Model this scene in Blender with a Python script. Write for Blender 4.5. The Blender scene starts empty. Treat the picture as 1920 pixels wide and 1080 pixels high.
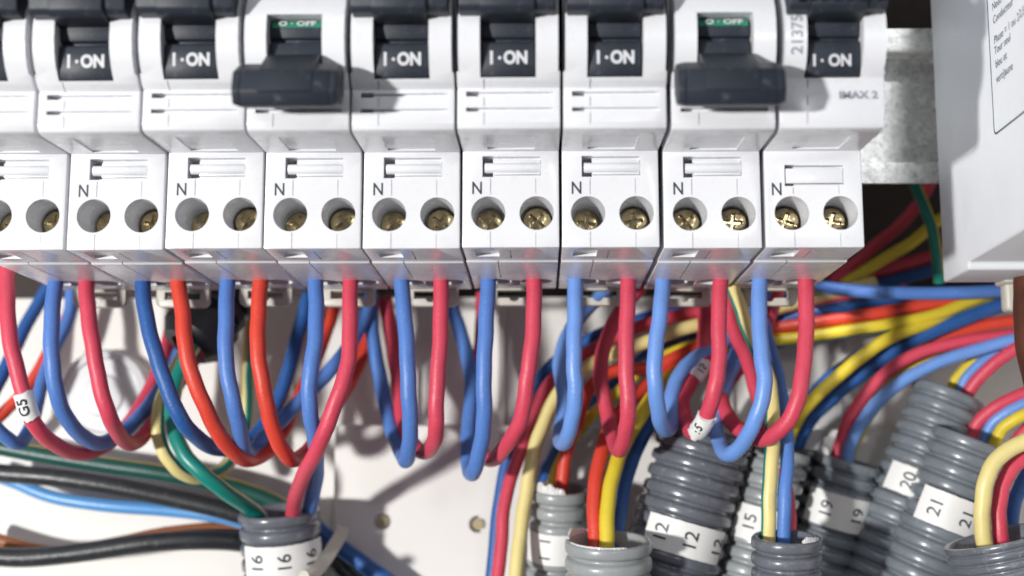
import bpy, bmesh, math, random
from mathutils import Vector, Matrix
random.seed(7)
MM = 0.001
sc = bpy.context.scene
COL = sc.collection
# ------------------------------------------------------------------ camera
FPX = 2545.0; D0 = 241.0; PITCH = math.radians(8.5); YAW = math.radians(1.12)
cd = bpy.data.cameras.new('camera'); cam = bpy.data.objects.new('camera', cd); COL.objects.link(cam)
cam.location = (0, -D0*MM, 0)
cam.rotation_euler = (math.pi/2+PITCH, 0, YAW)
cd.sensor_width = 36; cd.lens = FPX/1920*36; cd.clip_start = 0.01; cd.clip_end = 20
cd.dof.use_dof = True; cd.dof.focus_distance = 0.260; cd.dof.aperture_fstop = 10.5
sc.camera = cam
CR = (Matrix.Rotation(YAW, 3, 'Z') @ Matrix.Rotation(math.pi/2+PITCH, 3, 'X'))
def U(px, py, Y):
    """point (mm) at depth plane Y seen at a photo pixel"""
    d = CR @ Vector(((px-960)/FPX, (540-py)/FPX, -1))
    return Vector((0, -D0, 0)) + d*((Y+D0)/d.y)
def scale_at(px, py, Y):
    p = U(px, py, Y) - Vector((0, -D0, 0))
    return FPX/(-(CR.transposed() @ p).z)
# ------------------------------------------------------------------ world, lamps, exposure
w = bpy.data.worlds.new('World'); sc.world = w; w.use_nodes = True
nt = w.node_tree; bg = nt.nodes['Background']
tc = nt.nodes.new('ShaderNodeTexCoord'); sp = nt.nodes.new('ShaderNodeSeparateXYZ')
rp = nt.nodes.new('ShaderNodeValToRGB'); mr = nt.nodes.new('ShaderNodeMapRange')
mr.inputs['From Min'].default_value = -1; mr.inputs['From Max'].default_value = 1
nt.links.new(tc.outputs['Generated'], sp.inputs[0]); nt.links.new(sp.outputs['Z'], mr.inputs[0])
nt.links.new(mr.outputs[0], rp.inputs[0]); nt.links.new(rp.outputs[0], bg.inputs[0])
rp.color_ramp.elements[0].color = (.42, .40, .42, 1); rp.color_ramp.elements[1].color = (.95, .97, 1.05, 1)
bg.inputs[1].default_value = 0.22
def area(name, loc, target, size, power, color, shape='DISK'):
    l = bpy.data.lights.new(name, 'AREA'); l.shape = shape; l.size = size*MM; l.energy = power; l.color = color
    o = bpy.data.objects.new(name, l); COL.objects.link(o); o.location = Vector(loc)*MM
    o.rotation_euler = (Vector(target)-Vector(loc)).to_track_quat('-Z', 'Y').to_euler(); return o
area('key_lamp', (-640, -850, -70), (0, 10, 40), 62, 13.4, (1.0, .985, .96))
area('soft_lamp', (-250, -700, 500), (0, 10, 40), 420, .8, (.93, .96, 1.0))
area('front_fill', (112, -430, 105), (30, 40, 60), 45, .14, (.97, .98, 1.0))  # added weak fill from front right, stands for no real source
sl = bpy.data.lights.new('rail_fill', 'SPOT'); sl.energy = 9; sl.spot_size = math.radians(9.5); sl.spot_blend = .8; sl.shadow_soft_size = .012; sl.color = (.97, .98, 1)  # added spot without a visible source, only brightens the bare rail end
so = bpy.data.objects.new('rail_fill', sl); COL.objects.link(so); so.location = Vector((108, -300, 330))*MM
so.rotation_euler = (Vector((76, 48, 80))-Vector((108, -300, 330))).to_track_quat('-Z', 'Y').to_euler()
sc.view_settings.view_transform = 'Standard'; sc.view_settings.look = 'None'
sc.view_settings.gamma = 1; sc.view_settings.exposure = 0.02
sc.view_settings.use_curve_mapping = False
sc.render.engine = 'CYCLES'
# ------------------------------------------------------------------ materials
def mat(name, col, rough=.45, metal=0, spec=.5, var=.06, vscale=120, bump=.0, bscale=900, coat=0, sss=0, dirt=None):
    m = bpy.data.materials.new(name); m.use_nodes = True; n = m.node_tree; b = n.nodes['Principled BSDF']
    b.inputs['Roughness'].default_value = rough; b.inputs['Metallic'].default_value = metal
    b.inputs['Specular IOR Level'].default_value = spec; b.inputs['Coat Weight'].default_value = coat
    b.inputs['Coat Roughness'].default_value = .12
    t = n.nodes.new('ShaderNodeTexCoord')
    nz = n.nodes.new('ShaderNodeTexNoise'); nz.inputs['Scale'].default_value = vscale; nz.inputs['Detail'].default_value = 5
    n.links.new(t.outputs['Object'], nz.inputs['Vector'])
    r = n.nodes.new('ShaderNodeValToRGB'); c = Vector(col)
    r.color_ramp.elements[0].position = .3; r.color_ramp.elements[1].position = .7
    r.color_ramp.elements[0].color = (*(c*(1-var)), 1); r.color_ramp.elements[1].color = (*[min(1, x*(1+var)) for x in c], 1)
    n.links.new(nz.outputs[0], r.inputs[0])
    last = r.outputs[0]
    if dirt:   # dusty specks / scratches: colour, amount, scale
        dcol, amt, ds = dirt
        n2 = n.nodes.new('ShaderNodeTexNoise'); n2.inputs['Scale'].default_value = ds; n2.inputs['Detail'].default_value = 8; n2.inputs['Roughness'].default_value = .75
        n.links.new(t.outputs['Object'], n2.inputs['Vector'])
        r2 = n.nodes.new('ShaderNodeValToRGB'); r2.color_ramp.elements[0].position = .47 if metal else .56; r2.color_ramp.elements[1].position = .60 if metal else .72
        r2.color_ramp.elements[1].color = (amt, amt, amt, 1)
        n.links.new(n2.outputs[0], r2.inputs[0])
        mx = n.nodes.new('ShaderNodeMix'); mx.data_type = 'RGBA'
        n.links.new(r2.outputs[0], mx.inputs['Factor']); n.links.new(last, mx.inputs['A']); mx.inputs['B'].default_value = (*dcol, 1)
        last = mx.outputs['Result']
    n.links.new(last, b.inputs['Base Color'])
    rr = n.nodes.new('ShaderNodeMapRange'); rr.inputs['To Min'].default_value = max(0, rough-.07); rr.inputs['To Max'].default_value = min(1, rough+.09)
    n.links.new(nz.outputs[0], rr.inputs[0]); n.links.new(rr.outputs[0], b.inputs['Roughness'])
    if bump:
        bn = n.nodes.new('ShaderNodeTexNoise'); bn.inputs['Scale'].default_value = bscale; bn.inputs['Detail'].default_value = 4
        n.links.new(t.outputs['Object'], bn.inputs['Vector'])
        bp = n.nodes.new('ShaderNodeBump'); bp.inputs['Strength'].default_value = bump; bp.inputs['Distance'].default_value = .0002
        n.links.new(bn.outputs[0], bp.inputs['Height']); n.links.new(bp.outputs[0], b.inputs['Normal'])
    if sss:
        b.inputs['Subsurface Weight'].default_value = sss; b.inputs['Subsurface Radius'].default_value = (.002, .0015, .001); b.inputs['Subsurface Scale'].default_value = 1
    return m
M = {}
M['white'] = mat('breaker_plastic', (.77, .78, .81), .27, var=.015, bump=.06, bscale=2500, coat=.12, dirt=((.42, .40, .38), .22, 700))
M['clip'] = mat('clip_plastic', (.58, .555, .49), .4, var=.03, bump=.05)
M['cover'] = mat('cover_plastic', (.74, .76, .79), .5, var=.015, bump=.25, bscale=1600)
M['panel'] = mat('panel_plastic', (.80, .78, .745), .55, var=.02, vscale=30, bump=.1)
M['black'] = mat('toggle_plastic', (.022, .027, .039), .46, spec=.35, var=.1, bump=.15, bscale=1800, dirt=((.2, .2, .22), .35, 500))
M['gland'] = mat('gland_rubber', (.012, .013, .016), .35, var=.2, bump=.2)
M['ink'] = mat('print_ink', (.035, .04, .055), .5)
M['greyink'] = mat('faded_ink', (.30, .31, .36), .5)
M['printwhite'] = mat('print_white', (.62, .63, .66), .4)
M['green_strip'] = mat('green_strip', (.02, .23, .13), .4)
M['screw'] = mat('screw_metal', (.56, .46, .27), .2, metal=1, var=.35, vscale=500, bump=.35, bscale=900)
M['rail'] = mat('galvanised_steel', (.80, .81, .78), .26, metal=.25, var=.12, vscale=260, bump=.5, bscale=500, dirt=((.25, .25, .24), .6, 900))
M['pink'] = mat('wire_pink_red', (.64, .060, .105), .44, spec=.5, var=.07, bump=.4, bscale=1800, dirt=((.75, .35, .38), .30, 1500))
M['red'] = mat('wire_bright_red', (.68, .055, .03), .44, spec=.5, var=.07, bump=.4, bscale=1800, dirt=((.8, .35, .25), .25, 1500))
M['blue'] = mat('wire_blue', (.085, .205, .56), .44, spec=.5, var=.07, bump=.4, bscale=1800, dirt=((.45, .55, .8), .30, 1500))
M['deepblue'] = mat('wire_deep_blue', (.020, .10, .34), .44, spec=.5, var=.07, bump=.4, bscale=1800, dirt=((.35, .45, .7), .25, 1500))
M['lightblue'] = mat('wire_light_blue', (.15, .31, .72), .40, spec=.6, var=.06, bump=.4, bscale=1800, dirt=((.5, .6, .85), .30, 1500))
M['skyblue'] = mat('wire_sky_blue', (.10, .33, .70), .35, spec=.6, var=.06, bump=.2)
M['yellow'] = mat('wire_yellow', (.72, .56, .035), .44, spec=.5, var=.06, bump=.2, dirt=((.5, .42, .2), .3, 900))
M['cream'] = mat('wire_pale_yellow', (.78, .66, .27), .40, spec=.6, var=.06, bump=.2, dirt=((.5, .42, .2), .3, 900))
M['green'] = mat('wire_green', (.003, .22, .175), .36, spec=.6, var=.08, bump=.2)
M['darkgreen'] = mat('wire_dark_green', (.008, .075, .06), .36, spec=.6, var=.08, bump=.2)
M['blackw'] = mat('wire_black', (.022, .024, .028), .36, spec=.6, var=.2, bump=.35, bscale=1200, dirt=((.3, .3, .3), .3, 600))
M['orange'] = mat('wire_brown', (.30, .10, .035), .42, var=.1, bump=.2)
M['brown'] = mat('brown_cable', (.09, .028, .014), .5, var=.1, bump=.2)
M['cgrey'] = mat('conduit_grey', (.13, .14, .165), .26, spec=.6, var=.10, vscale=200, bump=.15, bscale=900, dirt=((.5, .5, .5), .35, 500), coat=.15)
M['cgreyb'] = mat('conduit_blue_grey', (.17, .195, .22), .32, spec=.6, var=.10, vscale=200, bump=.15, bscale=900, dirt=((.5, .5, .5), .3, 500), coat=.15)
M['clight'] = mat('conduit_pale_grey', (.30, .32, .325), .32, spec=.6, var=.08, vscale=200, bump=.15, bscale=900, dirt=((.6, .55, .45), .4, 500), coat=.2)
M['cdark'] = mat('conduit_dark', (.06, .065, .075), .3, spec=.6, var=.10, bump=.15, coat=.15)
M['paper'] = mat('label_paper', (.82, .82, .80), .5, var=.02, bump=.08)
M['torn'] = mat('torn_plastic', (.62, .62, .62), .35, var=.1, bump=.3)
M['tie'] = mat('nylon_tie', (.62, .60, .52), .4, var=.04, sss=.1)
M['plug'] = mat('plug_brass', (.42, .34, .2), .6, var=.1)
# ------------------------------------------------------------------ object helpers
def mesh_of(bm, name, mats, smooth=True, ang=32, mmunits=True):
    if mmunits:
        for v in bm.verts: v.co *= MM
    bmesh.ops.recalc_face_normals(bm, faces=bm.faces[:])
    me = bpy.data.meshes.new(name); bm.to_mesh(me); bm.free()
    for m in (mats if isinstance(mats, (list, tuple)) else [mats]): me.materials.append(m)
    if smooth:
        me.shade_smooth(); me.set_sharp_from_angle(angle=math.radians(ang))
    return me
def link(name, me, parent=None):
    o = bpy.data.objects.new(name, me); COL.objects.link(o)
    if parent: o.parent = parent
    return o
def tag(o, label=None, cat=None, group=None, kind=None):
    if label: o['label'] = label
    if cat: o['category'] = cat
    if group: o['group'] = group
    if kind: o['kind'] = kind
    return o
def empty(name, loc, label, cat, group=None):
    o = bpy.data.objects.new(name, None); o.empty_display_size = .01; COL.objects.link(o); o.location = Vector(loc)*MM
    return tag(o, label, cat, group)
def add_box(bm, x0, x1, y0, y1, z0, z1, mi=0):
    r = bmesh.ops.create_cube(bm, size=1)
    for v in r['verts']:
        v.co = Vector(((x0+x1)/2+v.co.x*(x1-x0), (y0+y1)/2+v.co.y*(y1-y0), (z0+z1)/2+v.co.z*(z1-z0)))
    for f in {f for v in r['verts'] for f in v.link_faces}: f.material_index = mi
    return r['verts']
def add_prism(bm, prof, x0, x1, mi=0):
    """extrude a closed (y,z) profile along x"""
    a = [bm.verts.new((x0, y, z)) for y, z in prof]; b = [bm.verts.new((x1, y, z)) for y, z in prof]
    n = len(prof); fs = [bm.faces.new(a), bm.faces.new(b[::-1])]
    for i in range(n): fs.append(bm.faces.new((a[i], a[(i+1) % n], b[(i+1) % n], b[i])))
    for f in fs: f.material_index = mi
    return a+b
def add_cyl(bm, c, ax, r0, r1, length, seg=40, sx=1, sy=1):
    """cylinder starting at c along ax"""
    ax = Vector(ax).normalized(); q = ax.to_track_quat('Z', 'Y').to_matrix()
    rb = []; rt = []
    for i in range(seg):
        t = 2*math.pi*i/seg
        rb.append(bm.verts.new(Vector(c)+q@Vector((math.cos(t)*r0*sx, math.sin(t)*r0*sy, 0))))
        rt.append(bm.verts.new(Vector(c)+q@Vector((math.cos(t)*r1*sx, math.sin(t)*r1*sy, length))))
    bm.faces.new(rb[::-1]); bm.faces.new(rt)
    for i in range(seg): bm.faces.new((rb[i], rb[(i+1) % seg], rt[(i+1) % seg], rt[i]))
    return rb+rt
def bake(base_bm, cut_bm=None, bevel=.25, name='m', mats=None, ang=32, seg=2):
    """bevel the base, subtract the cutter, return a mesh in metres (bmeshes are in mm)"""
    bmesh.ops.recalc_face_normals(base_bm, faces=base_bm.faces[:])
    me = bpy.data.meshes.new('t'); base_bm.to_mesh(me); base_bm.free()
    o = bpy.data.objects.new('t', me); COL.objects.link(o)
    tmp = [o]
    if bevel:
        b = o.modifiers.new('b', 'BEVEL'); b.width = bevel; b.segments = seg; b.limit_method = 'ANGLE'; b.angle_limit = math.radians(25)
    if cut_bm:
        bmesh.ops.recalc_face_normals(cut_bm, faces=cut_bm.faces[:])
        cm = bpy.data.meshes.new('c'); cut_bm.to_mesh(cm); cut_bm.free()
        co = bpy.data.objects.new('c', cm); COL.objects.link(co); tmp.append(co)
        m = o.modifiers.new('x', 'BOOLEAN'); m.object = co; m.operation = 'DIFFERENCE'; m.solver = 'EXACT'; m.use_self = True
    dg = bpy.context.evaluated_depsgraph_get(); dg.update()
    res = bpy.data.meshes.new_from_object(o.evaluated_get(dg)); res.name = name
    for t in tmp: bpy.data.objects.remove(t)
    res.transform(Matrix.Scale(MM, 4)); res.materials.clear()
    for mm_ in (mats if isinstance(mats, (list, tuple)) else [mats]): res.materials.append(mm_)
    res.shade_smooth(); res.set_sharp_from_angle(angle=math.radians(ang))
    return res
_tc = {}
def text_verts(s, size, bold=.0, ex=1.0):
    """list of verts(x,y mm centred) and faces of a text"""
    k = (s, size, bold, ex)
    if k not in _tc:
        cu = bpy.data.curves.new('t', 'FONT'); cu.body = s; cu.size = size; cu.offset = bold; cu.align_x = 'CENTER'; cu.align_y = 'CENTER'
        cu.resolution_u = 5
        o = bpy.data.objects.new('t', cu); COL.objects.link(o)
        dg = bpy.context.evaluated_depsgraph_get(); dg.update()
        me = bpy.data.meshes.new_from_object(o.evaluated_get(dg))
        bm = bmesh.new(); bm.from_mesh(me)
        bmesh.ops.remove_doubles(bm, verts=bm.verts[:], dist=1e-5)
        bmesh.ops.triangulate(bm, faces=bm.faces[:])
        bmesh.ops.subdivide_edges(bm, edges=[e for e in bm.edges if e.calc_length() > size*.12], cuts=1)
        bmesh.ops.triangulate(bm, faces=bm.faces[:])
        vs = [(v.co.x*ex, v.co.y) for v in bm.verts]; bm.verts.index_update()
        fs = [[v.index for v in f.verts] for f in bm.faces]; bm.free()
        bpy.data.objects.remove(o); _tc[k] = (vs, fs)
    return _tc[k]
def text_mesh(items, mats, name='lettering'):
    """items: (string, size, bold, ex, mapping function, material index)"""
    bm = bmesh.new()
    for s, size, bold, ex, fn, mi in items:
        vs, fs = text_verts(s, size, bold, ex)
        nv = [bm.verts.new(fn(x, y)) for x, y in vs]
        for f in fs:
            try: bm.faces.new([nv[i] for i in f]).material_index = mi
            except ValueError: pass
    for v in bm.verts: v.co *= MM
    me = bpy.data.meshes.new(name); bm.to_mesh(me); bm.free()
    for m in mats: me.materials.append(m)
    return me
# ------------------------------------------------------------------ back panel (setting)
PY = 88.0
zl = U(800, 797, PY-5).z
bm = bmesh.new()
add_box(bm, -230, 230, PY, PY+3, -140, 47)
add_box(bm, -230, 230, PY+3.01, PY+52, 44, 46.9)
for x in (-92, -58, -30, -9, 20, 46, 74):                       # moulded ribs of the upper field
    add_box(bm, x-.9, x+.9, PY-1.6, PY+1, zl, 46.6)
M['cavity'] = mat('cavity_shade', (.045, .032, .028), .8, var=.2)  # dark brown puts the shade behind the rail into the colour
# (unseen side and top walls, added to keep fill light off the cavity)
o = link('back_panel', bake(bm, None, .4, 'back_panel', M['panel'])); tag(o, kind='structure')
for nm, b in (('recess_shade', (-230, 230, PY+50, PY+53, 47.1, 260)), ('shade_side', (160, 163, -60, PY, -140, 190)), ('shade_top', (-230, 160, -10, PY, 150, 153))):  # first box: dark backing added for the shaded space; others block light
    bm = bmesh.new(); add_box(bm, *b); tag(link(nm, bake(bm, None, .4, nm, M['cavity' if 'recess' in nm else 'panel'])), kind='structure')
bm = bmesh.new(); cb = bmesh.new()
add_box(bm, -48.5, 33, PY-5.5, PY-.01, -120, zl)
for px, py in ((717, 978), (895, 983)):
    c = U(px, py, PY-5.5); add_cyl(cb, c-Vector((0, 1, 0)), (0, 1, 0), 2.0, 2.0, 3.5, 32)
o = link('mounting_plate', bake(bm, cb, .7, 'mounting_plate', M['panel'], seg=3))
tag(o, 'warm white flat plate with two small round screw holes, low on the back wall', 'mounting plate')
for i, (px, py) in enumerate(((717, 978), (895, 983))):
    c = U(px, py, PY-5.5); bm = bmesh.new(); add_cyl(bm, c+Vector((0, .7, 0)), (0, 1, 0), 1.25, 1.25, 1.2, 24)
    link('hole_plug', mesh_of(bm, 'hole_plug', M['plug']), o)
# second plate to the right, and low left plate
bm = bmesh.new(); add_box(bm, 36, 150, PY-4, PY-.01, -120, zl-1)
o = link('mounting_plate', bake(bm, None, .7, 'mounting_plate', M['panel'], seg=3))
tag(o, 'warm white plate behind the numbered conduits on the right', 'mounting plate')
# round boss
c = U(196, 742, PY-3)
bm = bmesh.new()
seg = 64; prof = [(11.2, 5.0), (11.2, -.5), (10.6, -1.5), (9.0, -1.8), (8.6, -1.0), (5.2, -1.0), (4.7, -1.6), (2.5, -1.8), (.01, -1.8)]
rings = [[bm.verts.new(c+Vector((math.cos(2*math.pi*i/seg)*r, y, math.sin(2*math.pi*i/seg)*r))) for i in range(seg)] for r, y in prof]
for a, b in zip(rings, rings[1:]):
    for i in range(seg): bm.faces.new((a[i], a[(i+1) % seg], b[(i+1) % seg], b[i]))
o = link('round_cap', mesh_of(bm, 'round_cap', mat('cap_plastic', (.66, .67, .68), .4))); tag(o, 'round white plastic cap on the back wall behind the left wires', 'cap')
# ------------------------------------------------------------------ rail
bm = bmesh.new()
y0, t = 44.0, 1.0
prof = [(y0, 65), (y0, 69.3), (y0+.3, 69.7), (y0+6.5, 69.9), (y0+7, 70.4), (y0+7, 93.4), (y0+6.5, 94), (y0+.3, 94.1), (y0, 94.6), (y0, 99.4),
        (y0+t, 99.4), (y0+t, 95.2), (y0+7.4, 95), (y0+8, 94.4), (y0+8, 69.4), (y0+7.4, 68.8), (y0+t, 68.6), (y0+t, 65)]
add_prism(bm, prof, -140, 95)
o = link('mounting_rail', bake(bm, None, .15, 'mounting_rail', M['rail']))
tag(o, 'galvanised steel top-hat rail carrying the breakers, bare end at right', 'rail')
# ------------------------------------------------------------------ breakers
W = 17.6
S = {'on': {}, 'off': {}, 'last': {}}
def nose_profile(kind):
    p = [(0, 43.3), (0, 61.1), (-15.2, 60.5), (-16.7, 60.8), (-17.2, 61.8)]
    if kind == 'last':
        p += [(-17.6, 66), (-18.2, 69.2)]
    else:
        p += [(-17.2, 67.5), (-17.0, 67.8), (-18.2, 68.4), (-18.9, 69.2)]
    p += [(-20.7, 71.2), (-21.7, 73.2), (-22.2, 75.6), (-22.2, 78), (-21.6, 80.5), (-20.2, 83), (-18.4, 85.4), (-17.4, 88), (-17.2, 101), (-15.5, 103),
          (0, 103.2), (0, 121), (47.5, 121), (47.5, 100.2), (43.9, 100.2), (43.9, 64.2), (47.5, 64.2), (47.5, 42.9), (13.9, 42.9), (13.5, 43.3)]
    return p
def housing(kind):
    bm = bmesh.new(); add_prism(bm, nose_profile(kind), .1, W)
    c = bmesh.new()
    wtop = {'on': 92, 'off': 79.6, 'last': 92}[kind]
    add_box(c, 4.1, 13.5, -25, -9, 69.15, wtop)                      # toggle window
    dz = -1.7 if kind == 'last' else 0
    x1 = 14.3
    add_box(c, 3.7, x1, -1, 1.5, 56.4+dz, 60.1+dz)                   # label holder recess
    add_box(c, 3.7, 5.6, -1, 4.5, 56.3+dz, 60.2+dz)
    for x in (4.8, 13.55): add_cyl(c, (x, -1, 49.6), (0, 1, 0), 3.12, 3.02, 11.5, 56)   # screw wells
    if kind != 'last':
        for z0, z1 in ((66.5, 67.1), (63.75, 64.35)):
            add_box(c, 1.9, 16.4, -18.5, -16.1, z0, z1)
        for z0, z1 in ((66.35, 67.25), (63.7, 64.4)): add_box(c, 1.6, 3.7, -18.5, -12, z0, z1)
    # fine joints of the two half shells
    add_box(c, 5.13, 5.27, -.5, .25, 53.1, 56.0+dz); add_box(c, 5.13, 5.27, -.5, .25, 42.5, 46.2); add_box(c, 13.35, 13.45, -.5, .2, 53.1, 56.0); add_box(c, 13.35, 13.43, -.5, .2, 42.5, 46)
    for z0, z1 in ((60, 63.5), (64.6, 66.2), (67.5, 69)): add_box(c, 4.6, 4.76, -19, -16.9, z0, z1)
    add_prism(c, [(-1.6, 59), (-1.6, 61.32), (-13.2, 60.86), (-13.2, 59)], 4.7, 13.2)
    add_box(c, -1, .42, -25, -12, 70, 98); add_box(c, 17.28, 19, -25, -12, 70, 98)
    # joints and openings of the underside
    add_box(c, 8.6, 8.85, 3, 12, 42, 43.65); add_box(c, 6.1, 6.3, 13, 33, 42, 43.3)
    add_prism(c, [(2.2, 42), (2.2, 43.9), (9.5, 43.9), (9.5, 42)], 2.2, 6.6)
    for x in (5.0, 13.3):
        add_cyl(c, (x, 37.5, 41), (0, 0, 1), 1, 1, 9, 40, sx=3.3, sy=3.3)
    add_box(c, 8.3, 10.0, 36, 43, 41, 46)
    return bake(bm, c, .22, 'housing', M['white'], ang=35)
def rod_mesh(kind):
    bm = bmesh.new()
    if kind == 'last':
        add_box(bm, 3.9, 14.25, .15, 1.2, 55.15, 57.9)
        return bake(bm, None, .15, 'label_holder', M['white'])
    add_cyl(bm, (4.1, .85, 58.15), (1, 0, 0), .95, .95, 10.2, 24)
    add_box(bm, 5.7, 14.2, .6, 1.4, 56.9, 59.6)
    return bake(bm, None, .12, 'label_holder', M['white'])
def toggle_on(kind):
    bm = bmesh.new()
    dz = -1.4 if kind == 'last' else 0
    prof = [(-9, 69), (-19.0, 69.3), (-19.7, 71), (-20.0, 73), (-19.9, 74.9), (-19.4, 75.2), (-18.6, 75.35), (-18.7, 75.8), (-19.5, 76.0), (-20.0, 77.5), (-20.1, 80), (-20, 84), (-9, 88)]
    add_prism(bm, prof, 4.35, 13.25)
    return bake(bm, None, .12, 'toggle', M['black'])
def lever_on(kind):
    bm = bmesh.new()
    add_prism(bm, [(-20.0, 78.9), (-24.6, 78.9), (-25.4, 79.6), (-26.2, 84.5), (-25, 87), (-19.5, 87)], .7, 16.9)
    for v in add_prism(bm, [(-20.0, 78.2), (-25.2, 78.3), (-26.2, 79.2), (-27.0, 84), (-21.5, 84)], 4.2, 13.3): pass
    if kind == 'last':
        for k in range(7): add_box(bm, 1.4+k*2.1, 2.3+k*2.1, -27.6, -26.2, 79.6, 85)
    return bake(bm, None, .3, 'lever', M['black'])
def toggle_off():
    bm = bmesh.new()
    prof = [(-9, 69), (-19.0, 69.3), (-19.9, 71), (-20.0, 73), (-19.7, 75.2), (-19.0, 75.4), (-18.4, 75.6), (-18.4, 76.1), (-19.2, 76.3), (-19.6, 78.0), (-19.2, 79.3), (-9, 79.4)]
    add_prism(bm, prof, 4.35, 13.25)
    return bake(bm, None, .12, 'toggle', M['black'])
def lever_off():
    bm = bmesh.new()
    add_prism(bm, [(-19.2, 73.2), (-22.5, 72.3), (-26.0, 69.9), (-28.8, 67.6), (-29.6, 64), (-27.5, 62.4), (-23, 64.2), (-19.0, 70.2)], 4.35, 13.25)
    # the grip: wider than the toggle, tapered at both ends
    pr = [(-21.5, 69.9), (-24.5, 70.1), (-28.6, 67.6), (-29.4, 64.0), (-28.0, 61.8), (-24.0, 62.6), (-21.6, 65.0)]
    add_prism(bm, pr, 1.4, 16.0)
    cy, cz = -26.5, 66
    for xs, xe in ((.1, 1.4), (16.0, 17.4)):
        a = xs if xs < 5 else xe; b = xe if xs < 5 else xs
        v = add_prism(bm, pr, min(a, b), max(a, b))
        for q in v:
            if abs(q.co.x-a) < .01: q.co.y = cy+(q.co.y-cy)*.93; q.co.z = cz+(q.co.z-cz)*.9
    return bake(bm, None, .18, 'lever', M['black'])
def screw_mesh():
    bm = bmesh.new()
    seg = 40; prof = [(0.01, 0), (1.4, .06), (2.2, .28), (2.65, .75), (2.7, 1.3), (2.7, 2.4)]
    rings = [[bm.verts.new((math.cos(2*math.pi*i/seg)*r, y, math.sin(2*math.pi*i/seg)*r)) for i in range(seg)] for r, y in prof]
    bm.faces.new(rings[0]); bm.faces.new(rings[-1][::-1])
    for a, b in zip(rings, rings[1:]):
        for i in range(seg): bm.faces.new((a[i], a[(i+1) % seg], b[(i+1) % seg], b[i]))
    c = bmesh.new(); add_box(c, -1.75, 1.75, -1, 1.3, -.38, .38)
    c2 = add_box(c, -.38, .38, -1, 1.31, -1.75, 1.75)
    add_box(c, -2.9, 2.9, -1, .5, -.16, .16)
    return bake(bm, c, 0, 'terminal_screw', M['screw'], ang=40)
def well_floor():
    bm = bmesh.new(); add_cyl(bm, (0, 0, 0), (0, 1, 0), 3.02, 3.02, .4, 32)
    return mesh_of(bm, 'well_floor', M['gland'])
def clip_mesh():
    def outline(x0, x1, z0, z1, r, n=6):
        pts = [(x0, z1), (x1, z1)]
        for i in range(n+1):
            a = -i*math.pi/2/n; pts.append((x1-r+r*math.cos(a), z0+r+r*math.sin(a)))
        for i in range(n+1):
            a = -math.pi/2-i*math.pi/2/n; pts.append((x0+r+r*math.cos(a), z0+r+r*math.sin(a)))
        return pts
    bm = bmesh.new(); p = outline(3.2, 14.6, 39.3, 44.5, 1.3)
    a = [bm.verts.new((x, 47.8, z)) for x, z in p]; b = [bm.verts.new((x, 49.9, z)) for x, z in p]
    bm.faces.new(a); bm.faces.new(b[::-1])
    for i in range(len(p)): bm.faces.new((a[i], a[(i+1) % len(p)], b[(i+1) % len(p)], b[i]))
    c = bmesh.new(); add_box(c, 5.0, 12.7, 46, 52, 40.9, 42.6); add_cyl(c, (8.6, 46, 41.2), (0, 1, 0), 1.1, 1.1, 6, 24)
    return bake(bm, c, .18, 'rail_clip', M['clip'])
scr = screw_mesh(); flo = well_floor(); clp = clip_mesh(); rods = {k: rod_mesh(k) for k in ('on', 'last')}; rods['off'] = rods['on']
hous = {k: housing(k) for k in ('on', 'off', 'last')}
tog = {'on': toggle_on('on'), 'off': toggle_off(), 'last': toggle_on('last')}
lev = {'on': lever_on('on'), 'off': lever_off(), 'last': lever_on('last')}
nmesh = text_mesh([('N', 3.25, .045, .82, lambda x, y: Vector((2.75+x, -.03, 54.15+y)), 0)], [M['ink']])
nlast = text_mesh([('N', 3.25, .045, .82, lambda x, y: Vector((2.2+x, -.03, 53.9+y)), 0)], [M['ink']])
def on_y(z):   # toggle face
    return -19.7-.3*min(1, max(0, (z-71)/2))-.06
def onmap(cx, cz): return lambda x, y: Vector((cx+x, on_y(cz+y), cz+y))
onm = text_mesh([('I', 3.0, .13, .9, onmap(6.0, 72.2), 0), ('●', .8, .0, .9, onmap(7.4, 72.2), 0), ('ON', 2.9, .14, .88, onmap(10.1, 72.2), 0)], [M['printwhite']])
onl = text_mesh([('I', 2.7, .10, .9, onmap(5.6, 71.6), 0), ('●', .7, .0, .9, onmap(6.9, 71.6), 0), ('ON', 2.7, .10, .9, onmap(9.9, 71.6), 0)], [M['printwhite']])
def green_strip():
    bm = bmesh.new(); add_prism(bm, [(-19.72, 78.0), (-19.62, 78.5), (-19.3, 79.2), (-18, 79.2), (-18, 78.0)], 4.6, 13.0)
    return mesh_of(bm, 'off_mark', M['green_strip'], False)
gs = green_strip()
gst = text_mesh([('O · OFF', 1.45, .05, 1.3, lambda x, y: Vector((8.9+x, -19.84+.2*max(0, y+.3), 78.65+y*.8)), 0)], [M['printwhite']])
topm = text_mesh([('C 16', 2.6, .05, 1, lambda x, y: Vector((6+x, -17.35, 84.9+y+1.5)), 0)], [M['greyink']])
def cheek_y(z):
    P = [(69.2, -18.2), (71.2, -20.7), (73.2, -21.7), (75.6, -22.2), (78, -22.2), (80.5, -21.6), (83, -20.2)]
    for (z0, a), (z1, b) in zip(P, P[1:]):
        if z0 <= z <= z1: return a+(b-a)*(z-z0)/(z1-z0)
    return P[0][1]
num = text_mesh([('21375', 2.7, .05, 1, lambda x, y: Vector((2.5-y, cheek_y(75.6+x)-.07, 75.6+x)), 0)], [M['greyink']])
gm = text_mesh([('IMAX 2', 1.8, .06, 1.15, lambda x, y: Vector((13.2+x, -17.85, 66.2+y)), 0)], [M['greyink']])
starts = [-103.8, -85.7, -67.7, -49.8, -31.8, -13.8, 4.25, 22.65, 40.95]
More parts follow.
